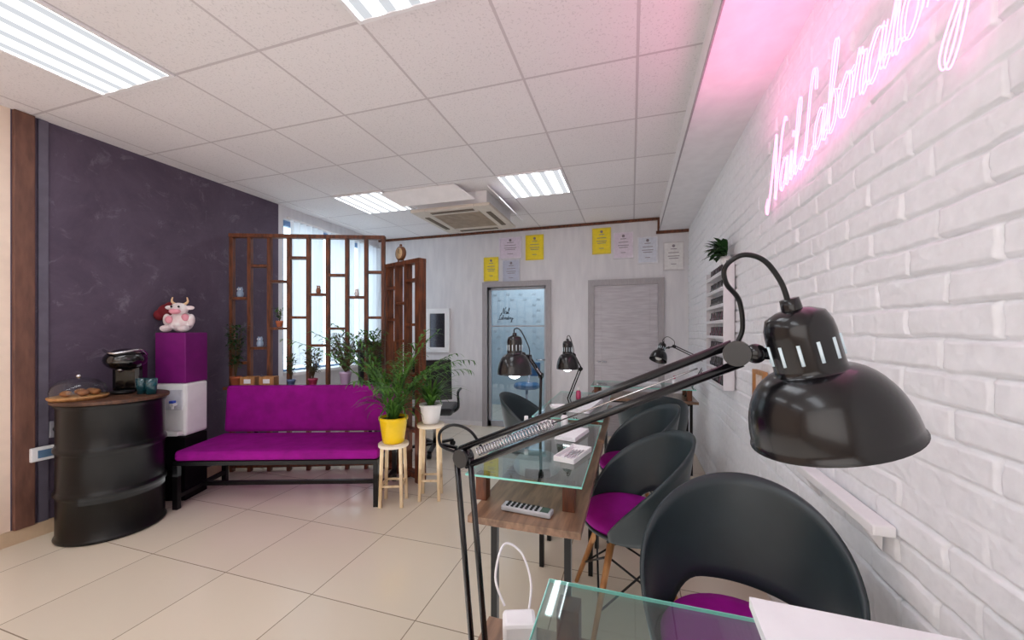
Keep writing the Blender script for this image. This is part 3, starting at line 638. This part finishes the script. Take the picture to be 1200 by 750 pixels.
for x, lab in ((.23,'wooden box at the far left of the lattice ledge, beside the trailing plant'),(.40,'wooden box on the lattice ledge, second from the trailing plant')):
    q = pw(x,-.08,.826); t = thing('wooden_box', lab, 'box', tuple(q), prz, group='small wooden boxes on the ledge')
    k = MB(); k.box((0,0,.005),(.13,.09,.008)); k.box((0,-.042,.05),(.13,.008,.08)); k.box((0,.042,.05),(.13,.008,.08)); k.box((-.061,0,.05),(.008,.076,.08)); k.box((.061,0,.05),(.008,.076,.08))
    k.build('box_body', OAK, t, local=True); MB().box((0,-.047,.05),(.06,.002,.04)).build('tag_plate', PAPER, t, local=True)
# ================================================================== OFFICE CHAIR
def office(lab, x, y, rz, zs=.0, m=BLK):
    t = thing('office_chair', lab, 'chair', (x,y,0), rz)
    k = MB()
    for i in range(5):
        a = R(72*i+18); k.bar((0,0,.085),(.27*math.cos(a),.27*math.sin(a),.065),.04,.025)
    k.build('star_base', BLKM, t, local=True)
    for i in range(5):
        a = R(72*i+18); MB().cyl((.27*math.cos(a)-.02*math.sin(a),.27*math.sin(a)+.02*math.cos(a),.028),(.27*math.cos(a)+.02*math.sin(a),.27*math.sin(a)-.02*math.cos(a),.028),.027,seg=14).build('caster', BLK, t, local=True)
    MB().cyl((0,0,.09),(0,0,.44),.025).build('gas_post', CHROME, t, local=True)
    MB().box((0,0,.475),(.46,.46,.08)).build('seat', m, t, local=True, bevel=.03)
    MB().bar((0,.20,.45),(0,.27,.72),.05,.015).build('back_support', BLKM, t, local=True)
    MB().grid(lambda u, v: Vector(((u-.5)*.44, .27+.06*v-.07*(2*u-1)**2, .62+(.42+zs)*v)), 12, 8).build('backrest', m, t, local=True, solid=.045)
    for sx in (-1,1):
        MB().tube(catmull([(sx*.2,.05,.44),(sx*.27,.05,.5),(sx*.27,.08,.66),(sx*.27,-.12,.68)],5),.014,8).build('armrest', BLK, t, local=True)
office('black office chair beyond the plants in front of the back wall', -2.10, 3.85, R(196))
office('tall black office chair behind the lattice by the window', -2.95, 4.1, R(200), .18)
t = thing('salon_stool', 'blue salon stool seen through the glass door', 'stool', (-1.55,5.75,0))
k = MB()
for i in range(5):
    a = R(72*i); k.bar((0,0,.09),(.24*math.cos(a),.24*math.sin(a),.05),.03,.02)
k.build('star_base', CHROME, t, local=True)
t2m = mat('blue_vinyl', (60,116,160), .4)
MB().cyl((0,0,.1),(0,0,.45),.022).build('gas_post', CHROME, t, local=True)
MB().lathe([(0,.45),(.18,.45),(.2,.47),(.2,.51),(.18,.53),(0,.535)],seg=32).build('seat', t2m, t, local=True)
MB().b2((-.17,.18,.62),(.17,.22,.84)).build('backrest', t2m, t, local=True, bevel=.015)
MB().bar((0,.05,.46),(0,.20,.68),.03,.01).build('back_support', CHROME, t, local=True)
# ================================================================== SHELL CHAIRS
SH = mat('shell_grey_green', (44,55,59), .36, var=.06, spec=.45)
PHI = R(128)
def shell_pt(u, v):
    ph = (u*2-1)*PHI; w = max(0, math.cos(ph/PHI*math.pi/2))
    zt = .475+.385*w**.95
    tt = min(1, max(0, (w-.66)/.26)); tt = tt*tt*(3-2*tt); zb = .435+.085*tt
    z = zb+(zt-zb)*v; s = max(0, (z-.43)/.41)**.75
    rx = .222+.066*s-.045*max(0,(s-.7)); ry = .20+.095*s
    return Vector((rx*math.sin(ph), ry*math.cos(ph), z))
def make_chair(lab):
    t = thing('shell_chair', lab, 'chair', (0,0,0), 0, group='dark shell chairs with purple cushions')
    k = MB(); k.grid(shell_pt, 57, 9)
    v = [Vector((0,0,.425))]; seg = 40; rings = 5
    for i in range(1, rings+1):
        f = i/rings
        for j in range(seg):
            a = 2*math.pi*j/seg; v.append(Vector((.222*f*math.sin(a), .205*f*math.cos(a), .422+.018*f**4)))
    fc = [(0,1+j,1+(j+1) % seg) for j in range(seg)]+[(1+(i-1)*seg+j,1+i*seg+j,1+i*seg+(j+1) % seg,1+(i-1)*seg+(j+1) % seg) for i in range(1,rings) for j in range(seg)]
    k.add(v, fc, True); k.build('shell', SH, t, local=True, solid=.012)
    MB().lathe([(0,.437),(.185,.437),(.20,.452),(.203,.474),(.19,.494),(.14,.505),(0,.50)],(0,-.005,0),seg=36).build('cushion', PUR, t, local=True)
    for sx in (-1,1):
        for sy in (-1,1):
            MB().tube([(sx*.11,sy*.10,.40),(sx*.22,sy*.21,.001)],[.017,.010],10).build('leg', OAK, t, local=True)
    k = MB(); 
    for sx in (-1,1): k.tube([(sx*.13,-.12,.34),(sx*.18,.17,.13)],.005,6); k.tube([(sx*.13,.12,.34),(sx*.18,-.17,.13)],.005,6)
    for sy in (-1,1): k.tube([(-.13,sy*.12,.34),(.18,sy*.17,.13)],.005,6); k.tube([(.13,sy*.12,.34),(-.18,sy*.17,.13)],.005,6)
    k.tube([(-.12,-.12,.40),(.12,.12,.40)],.007,6); k.tube([(-.12,.12,.40),(.12,-.12,.40)],.007,6)
    k.build('wire_brace', BLKM, t, local=True)
    return t
c0 = make_chair('nearest dark shell chair behind the front table under the big lamp')
c0.location = (.285,1.205,0); c0.rotation_euler = (0,0,R(-18))
dup(c0, (-.02,1.92,0), R(-74), 'second dark shell chair, on the wall side of the near glass table')
dup(c0, (.0,2.66,0), R(-74), 'third dark shell chair, on the wall side of the farther glass table')
dup(c0, (.16,3.34,0), R(180+8), 'farthest dark shell chair, at the table across the back')
dup(c0, (-.68,2.87,0), R(90), 'dark shell chair on the open floor side of the farther glass table')
# ================================================================== MANICURE TABLES
def table(lab, x0, x1, y0, y1, gx0_, gx1_, gy0, gy1, zt=.70, zg=.80, pin=.05, lin_=.05):
    t = thing('manicure_table', lab, 'table', ((x0+x1)/2,(y0+y1)/2,0))
    MB().b2((x0,y0,zt-.025),(x1,y1,zt)).build('tabletop', TWOOD, t, bevel=.002)
    for x in (x0+lin_,x1-lin_):
        for y in (y0+lin_*2,y1-lin_*2): MB().b2((x-.012,y-.012,.001),(x+.012,y+.012,zt-.025)).build('leg', BLKM, t)
    for y in (y0+lin_*2,y1-lin_*2): MB().b2((x0+lin_+.013,y-.010,zt-.055),(x1-lin_-.013,y+.010,zt-.026)).build('apron', BLKM, t)
    for x in (gx0_+.05,gx1_-.05):
        for y in (gy0+pin,gy1-pin): MB().b2((x-.022,y-.022,zt),(x+.022,y+.022,zg-.001)).build('post', WOOD, t, bevel=.002)
    MB().b2((gx0_,gy0,zg),(gx1_,gy1,zg+.007)).build('glass_shelf', TGLASS, t)
    e = .0016; k = MB()
    k.b2((gx0_-e,gy0-e,zg),(gx1_+e,gy0,zg+.007)).b2((gx0_-e,gy1,zg),(gx1_+e,gy1+e,zg+.007)).b2((gx0_-e,gy0,zg),(gx0_,gy1,zg+.007)).b2((gx1_,gy0,zg),(gx1_+e,gy1,zg+.007))
    k.build('glass_edge', TEDGE, t)
table('nearest manicure table with raised glass shelf, cut by the bottom edge', -.31,.62,.24,.82, -.17,.61,.28,.825)
table('near long manicure table with green-edged glass shelf and remote', -.55,-.155,1.24,2.27, -.60,-.165,1.34,2.25, lin_=.06)
table('farther long manicure table in line behind the near one', -.555,-.155,2.33,3.42, -.60,-.165,2.36,3.40)
table('manicure table standing across the back by the brick wall', -.40,.58,3.80,4.28, -.38,.56,3.82,4.24)
# ================================================================== LAMPS
VSL = mat('slot_glow', (190,200,205), .4, emis=(170,190,200), es=.4)
BULB = emit('bulb_glow', (235,248,250), 14)
BULBO = mat('bulb_off', (235,235,230), .3)
def lamp(lab, base, elbow, joint, top, rim, lit=False, rr=.088, cable=None, ar=.0048, ao=.011):
    base, elbow, joint, top, rim = map(Vector, (base, elbow, joint, top, rim))
    t = thing('desk_lamp', lab, 'desk lamp', tuple(base), group='black jointed desk lamps')
    MB().cyl(base+Vector((0,0,.001)), base+Vector((0,0,.03)), .016, .014).b2(base+Vector((-.025,-.02,.001)), base+Vector((.02,.02,.012))).build('clamp', BLKM, t)
    ax = (rim-top); Lx = ax.length; ax.normalize()
    side = (elbow-base).cross(joint-elbow).normalized()
    off = ((joint-elbow).normalized()).cross(side).normalized()*ao
    off2 = ((elbow-base).normalized()).cross(side).normalized()*ao
    k = MB(); k.tube([base+Vector((0,0,.02))+off2, elbow+off2], ar, 8); k.tube([base+Vector((0,0,.02))-off2, elbow-off2], ar, 8); k.tube([base+Vector((0,0,.03))+off2, base+Vector((0,0,.03))-off2], ar*1.3, 8); k.tube([elbow+off2, elbow-off2], ar*1.3, 8); k.build('lower_arm', LAMPB, t)
    k = MB(); k.tube([elbow+off, joint+off*.75], ar, 8); k.tube([elbow-off, joint-off*.75], ar, 8); k.tube([elbow+off, elbow-off], ar*1.3, 8); k.tube([joint+off*.75, joint-off*.75], ar*1.3, 8); k.build('upper_arm', LAMPB, t)
    k = MB(); k.cyl(elbow-side*.011, elbow+side*.011, .017, seg=18); k.build('elbow_joint', LAMPB, t)
    def spring(a, b, r, turns):
        d = b-a; u = d.normalized().orthogonal(); w = d.normalized().cross(u)
        return [a+d*(i/(turns*8))+(u*math.cos(i*math.pi/4)+w*math.sin(i*math.pi/4))*r for i in range(turns*8+1)]
    q0, q1, q2 = elbow.lerp(joint,.08), elbow.lerp(joint,.42), elbow.lerp(joint,.9)
    k = MB(); k.tube(spring(q0, q1, ao*.33, 26)+[q1,q2], .0015, 4)
    k.build('spring', CHROME, t)
    k = MB(); k.cyl(joint-side*.011, joint+side*.011, .0155, seg=18)
    capc = top+ax*(Lx*.36)
    near = capc+(joint-capc).normalized()*rr*.38
    k.tube([joint, near], .007, 10); k.ell(joint.lerp(near,.5), (.012,.012,.012)); k.build('head_joint', LAMPB, t)
    cr = rr*.44; ch = Lx*.48
    pr = [(0,0),(cr*.5,.002),(cr*.85,.008),(cr*.97,.02),(cr,.03),(cr,ch*.92),(cr*1.02,ch)]
    for i in range(1,13):
        a = math.pi/2*i/12; pr.append((cr*.9+(rr-cr*.9)*math.sin(a)**.9, ch+(Lx-ch)*(1-math.cos(a))**.92))
    pr += [(rr+.002,Lx+.001),(rr-.001,Lx+.0025),(rr-.005,Lx-.004),(rr*.82,ch+(Lx-ch)*.45),(cr*1.0,ch+.008),(0,ch+.006)]
    sh = MB().lathe(pr, top, ax, 48).build('lamp_shade', LAMPB, t)
    MB().lathe([(0,-.012),(cr*.28,-.012),(cr*.3,0),(cr*.3,.004)], top, ax, 14).build('cap_nut', LAMPB, sh)
    q = Vector((0,0,1)).rotation_difference(ax).to_matrix()
    for i in range(12):
        a = 2*math.pi*i/12; c1 = top+q @ Vector((cr*1.0*math.cos(a), cr*1.0*math.sin(a), ch*.5)); c2 = top+q @ Vector((cr*1.0*math.cos(a), cr*1.0*math.sin(a), ch*.82))
        MB().tube([c1, c2], .0018, 6).build('vent_slot', VSL, sh)
    MB().ell(top+ax*(Lx*(.97 if lit else .84)), (rr*.4,rr*.4,rr*.36)).build('bulb', BULB if lit else BULBO, t)
    if cable is None: cable = [joint, joint+Vector((0,0,.05)), top.lerp(joint,.4)+Vector((0,0,.07)), top+Vector((0,0,.03)), top]
    MB().tube(catmull(cable, 8), .0030, 7).build('cord', BLK, t)
    return t
J = at(864,414,.475)
l0 = lamp('big black desk lamp in the foreground with its arm reaching right', (-.266,.66,.702), at(543,536,.72), J, at(928,362,.445), at(972,510,.445), rr=.0790, ar=.0058, ao=.0165,
     cable=[at(862,405,.49), at(870,385,.49), at(866,352,.48), at(851,332,.47), at(850,313,.46), at(870,299,.45), at(895,305,.445), at(915,330,.445), at(924,355,.445)])
MB().tube(catmull([at(566,528,.73), at(552,506,.73), at(532,498,.73), at(516,506,.73), at(517,522,.73), at(534,530,.735), at(543,536,.735)], 8), .0030, 7).build('cord_loop', BLK, l0)
lamp('lit black desk lamp in front of the glass door', (-.515,2.2,.702), at(634,440,2.2), at(620,419,2.0), at(603,393,1.85), at(603,438,1.85), lit=True, rr=.082)
lamp('black desk lamp between the glass door and the wooden door', (-.515,3.1,.702), at(680,432,2.95), at(672,416,2.85), at(665,399,2.75), at(665,432,2.75), lit=True, rr=.078)
lamp('farthest black desk lamp before the wooden door near the brick wall', (.52,4.1,.702), at(828,424,3.75), at(790,406,3.55), at(777,402,3.45), at(771,422,3.4), rr=.075)
# ================================================================== ON THE TABLES
q = onz(617,601,.702)
t = thing('remote_control', 'silver remote control on the near wooden tabletop', 'remote', (q.x,q.y+.008,.7005), R(-5))
MB().box((0,0,.010),(.185,.048,.018)).build('case', mat('remote_silver', (170,172,176), .4), t, local=True, bevel=.005)
for i in range(7):
    for j in range(3): MB().box((-.07+i*.018,-.014+j*.014,.0205),(.009,.008,.004)).build('button', BLK, t, local=True)
MB().box((.068,0,.0195),(.03,.036,.002)).build('display', mat('lcd', (70,90,80), .2), t, local=True)
t = thing('nail_dryer', 'pale grey rounded nail lamp on the near tabletop under the glass', 'nail dryer', (-.42,1.74,.7005), R(15))
k = MB(); k.lathe([(0,.0),(.10,.0),(.108,.012),(.105,.04),(.085,.068),(.05,.082),(0,.086)],seg=32); k.build('body', mat('dryer_grey', (196,202,208), .3), t, local=True)
MB().box((0,-.10,.022),(.11,.03,.035)).build('hand_slot', BLK, t, local=True, bevel=.006)
def towel(x, y, z, sx, sy, sz, rz, lab):
    t = thing('towel', lab, 'towel', (x,y,z), rz, group='white towels on the glass shelves')
    for i in range(3): MB().box((0,0,sz*(i+.5)/3),(sx*(1-.02*i),sy*(1-.015*i),sz/3-.001)).build('fold', mat('towel_white', (236,236,240), .9, var=.03, scale=60, bump=.3), t, local=True, bevel=.004)
towel(-.30,2.74,.8075,.14,.44,.03,R(-8),'folded white towel along the farther glass shelf')
towel(-.29,1.98,.8075,.11,.22,.02,R(-12),'folded white towel on the near glass shelf')
towel(.1,4.0,.8075,.34,.16,.03,R(4),'folded white towel on the shelf of the back table')
t = thing('tool_tray', 'white tray of manicure tools on the near glass shelf', 'tray', (-.24,1.66,.8075), R(-15))
k = MB(); k.box((0,0,.003),(.09,.20,.005)); k.box((-.043,0,.012),(.005,.20,.018)); k.box((.043,0,.012),(.005,.20,.018)); k.box((0,.098,.012),(.08,.005,.018)); k.box((0,-.098,.012),(.08,.005,.018)); k.build('tray_body', WHT, t, local=True)
for i in range(4): tag(MB().tube([(-.27+i*.014,1.61,.817),(-.245+i*.014,1.72,.817)],.003,6).build('nail_tool', CHROME, origin=(-.25+i*.014,1.665,.814)), 'thin steel manicure tool in the white tray', 'tool', 'steel tools in the tray')
def bowl(x, y, z, r, m, lab): tag(MB().lathe([(0,0),(r*.45,0),(r*.5,.004),(r*.9,r*.5),(r,r*.75),(r*.95,r*.75),(r*.8,r*.45),(r*.4,.009),(0,.008)],(0,0,0),seg=24).build('bowl', m), lab, 'bowl').location = (x,y,z)
bowl(-.44,2.06,.8077,.055,WHT,'white bowl near the far end of the near glass shelf')
bowl(-.46,2.52,.8077,.06,WHT,'white bowl on the farther glass shelf beside the long towel')
def jar(x, y, z, m, cm, lab):
    t = thing('cosmetic_bottle', lab, 'bottle', (x,y,z))
    MB().lathe([(0,0),(.018,0),(.02,.004),(.02,.055),(.012,.066),(.009,.068),(0,.068)],seg=16).build('bottle_body', m, t, local=True)
    MB().lathe([(0,.0685),(.011,.0685),(.010,.098),(0,.099)],seg=14).build('cap', cm, t, local=True)
jar(-.52,1.92,.8077, mat('clear_blue', (150,190,210), .15, trans=.5), WHT, 'pale blue bottle on the near glass shelf beside the white bowl')
jar(-.36,2.15,.8077, WHT, BLK, 'white bottle with black cap at the far end of the near glass shelf')
jar(-.40,3.05,.8077, mat('rose_liquid', (190,70,110), .2), WHT, 'pink bottle on the farther glass shelf')
jar(.40,4.05,.8077, WHT, mat('rose_liquid', (190,70,110), .2), 'white bottle with pink cap on the back table shelf')
t = thing('paper_stack', 'large white stack of paper sheets on the nearest glass shelf', 'paper', (.405,.63,.8075), R(-2))
MB().box((0,0,.0105),(.385,.44,.020)).build('sheets', PAPER, t, local=True)
q = Vector((-.225,.775,.7005))
t = thing('power_adapter', 'white power adapter on the corner of the nearest table', 'power adapter', (q.x,q.y,.7005), R(20))
MB().box((0,0,.025),(.07,.05,.048)).build('case', WHT, t, local=True, bevel=.008)
MB().tube(catmull([(.02,.015,.04),(.03,.06,.08),(.01,.09,.13),(-.03,.09,.15),(-.05,.05,.10),(-.03,.03,.05)],8),.0026,7).build('cable', WHT, t, local=True)
# ================================================================== RIGHT WALL THINGS
ry0, ry1, rz0, rz1 = 2.85, 3.45, .95, 1.80
t = thing('polish_rack', 'white wall rack with rows of nail polish bottles', 'wall rack', (XR-.04,(ry0+ry1)/2,rz0))
xw = XR-.010; xf = XR-.078
RKM = mat('rack_white', (224,222,226), .5, var=.04)
MB().b2((xw-.006,ry0,rz0),(xw,ry1,rz1)).build('back_board', RKM, t)
for y in (ry0,ry1): MB().b2((xf,y-.006,rz0),(xw-.007,y+.006,rz1)).build('side_panel', RKM, t)
ns = 8
for i in range(ns):
    z = rz0+.01+i*(rz1-rz0-.02)/(ns-.5)
    MB().b2((xf,ry0+.007,z-.004),(xw-.007,ry1-.007,z+.004)).build('shelf', RKM, t)
    MB().b2((xf-.003,ry0+.007,z+.004),(xf+.001,ry1-.007,z+.018)).build('shelf_lip', RKM, t)
pcs = [mat('polish%d'%i, c, .2, coat=.6) for i, c in enumerate([(20,16,24),(46,20,36),(24,22,26),(60,54,62),(84,40,60)])]
bms = []
for pm in pcs:
    k = MB().lathe([(0,0),(.014,0),(.016,.004),(.016,.030),(.008,.036),(.0085,.038),(.0075,.078),(0,.078)],(0,0,0),seg=10); o = k.build('polish_bottle', pm); bms.append(o)
cnt = 0
for i in range(ns):
    z = rz0+.0145+i*(rz1-rz0-.02)/(ns-.5)
    for j in range(11):
        src = bms[(i*3+j*2+j//2) % 5]
        if cnt < 5: o = bms[cnt]
        else: o = src.copy(); C.objects.link(o)
        o.location = (XR-.045, ry0+.04+j*.052, z); cnt += 1
        tag(o, 'small nail polish bottle on the white wall rack', 'bottle', 'nail polish bottles on the rack')
random.seed(11)
t = thing('trailing_plant', 'dark green leafy plant on top of the polish rack', 'plant', (XR-.05,2.93,rz1+.002))
MB().lathe([(0,0),(.030,0),(.034,.05),(.031,.05),(0,.045)],(XR-.048,2.93,rz1+.002),seg=18).build('pot', WHT, t)
k = MB()
for i in range(50):
    az = R(random.uniform(80,280)); blade(k, (XR-.065,2.93+random.uniform(-.10,.12),rz1+.045+random.uniform(0,.05)), az, random.uniform(.08,.16), R(random.uniform(10,85)), R(80), .045, 5)
k.build('foliage', LEAFD, t)
t = thing('picture_frame', 'small wooden picture frame on the brick wall behind the lamp', 'picture frame', (XR-.01,2.3,.95))
k = MB(); y0_,y1_,z0_,z1_ = 2.2,2.38,.94,1.14; 
k.b2((XR-.034,y0_,z0_),(XR-.013,y0_+.02,z1_)).b2((XR-.034,y1_-.02,z0_),(XR-.013,y1_,z1_)).b2((XR-.034,y0_+.02,z0_),(XR-.013,y1_-.02,z0_+.02)).b2((XR-.034,y0_+.02,z1_-.02),(XR-.013,y1_-.02,z1_)); k.build('frame', OAK, t)
MB().b2((XR-.022,y0_+.02,z0_+.02),(XR-.014,y1_-.02,z1_-.02)).build('picture', mat('pic', (226,210,200), .5, var=.2, scale=20), t)
t = thing('wall_shelf', 'white wall shelf low on the brick wall behind the nearest chair', 'shelf', (XR-.05,1.45,.80))
MB().b2((XR-.062,1.23,.815),(XR-.011,1.72,.845)).build('board', WHT, t, bevel=.005)
for y in (1.30,1.66): MB().add([(XR-.011,y-.01,.814),(XR-.055,y-.01,.814),(XR-.011,y-.01,.75),(XR-.011,y+.01,.814),(XR-.055,y+.01,.814),(XR-.011,y+.01,.75)], [(0,1,2),(3,5,4),(0,3,4,1),(1,4,5,2),(2,5,3,0)]).build('bracket', WHT, t)
# ================================================================== LIGHT, WORLD, CAMERA
wd = bpy.data.worlds.new('World'); bpy.context.scene.world = wd; wd.use_nodes = True
bg = wd.node_tree.nodes['Background']; bg.inputs[0].default_value = (.84,.92,1,1); bg.inputs[1].default_value = 3.4
def area(name, loc, rot, sx, sy, e, col=(1,1,1)):
    l = bpy.data.lights.new(name, 'AREA'); l.shape = 'RECTANGLE'; l.size = sx; l.size_y = sy; l.energy = e; l.color = col
    o = bpy.data.objects.new(name, l); C.objects.link(o); o.location = loc; o.rotation_euler = rot; return o
area('back_room_light', (-1.6,5.9,2.58), (0,0,0), 1.2, .8, 24, (.97,.98,1))
area('neon_boost_fill', (XR-.20,1.3,2.25), (0,R(180),0), .2, 1.8, 3.6, (1,.2,.5))  # added pink area light, strengthens the sign's glow on the beam
area('bounce_fill', (-1.5,1.4,.25), (0,R(180),0), 3.6, 6.0, 42, (.98,.99,1))  # added up-facing fill, stands in for light bounced onto the ceiling
area('front_fill', (-1.0,-1.7,1.7), (R(80),0,R(8)), 2.6, 1.6, 22, (1,1,1))  # added fill light behind the camera, no real fixture there
for o in list(C.objects):
    for kk in ('_l','_r'):
        if kk in o: del o[kk]
cam = bpy.data.cameras.new('Camera'); co = bpy.data.objects.new('Camera', cam); C.objects.link(co)
cam.sensor_width = 36; cam.lens = FP/1200*36; cam.shift_y = (HZ-375)/1200; cam.clip_start = .02
co.location = (0,0,CH); co.rotation_euler = (R(90),0,TH)
bpy.context.scene.camera = co
vs = bpy.context.scene.view_settings; vs.view_transform = 'Standard'; vs.exposure = 0
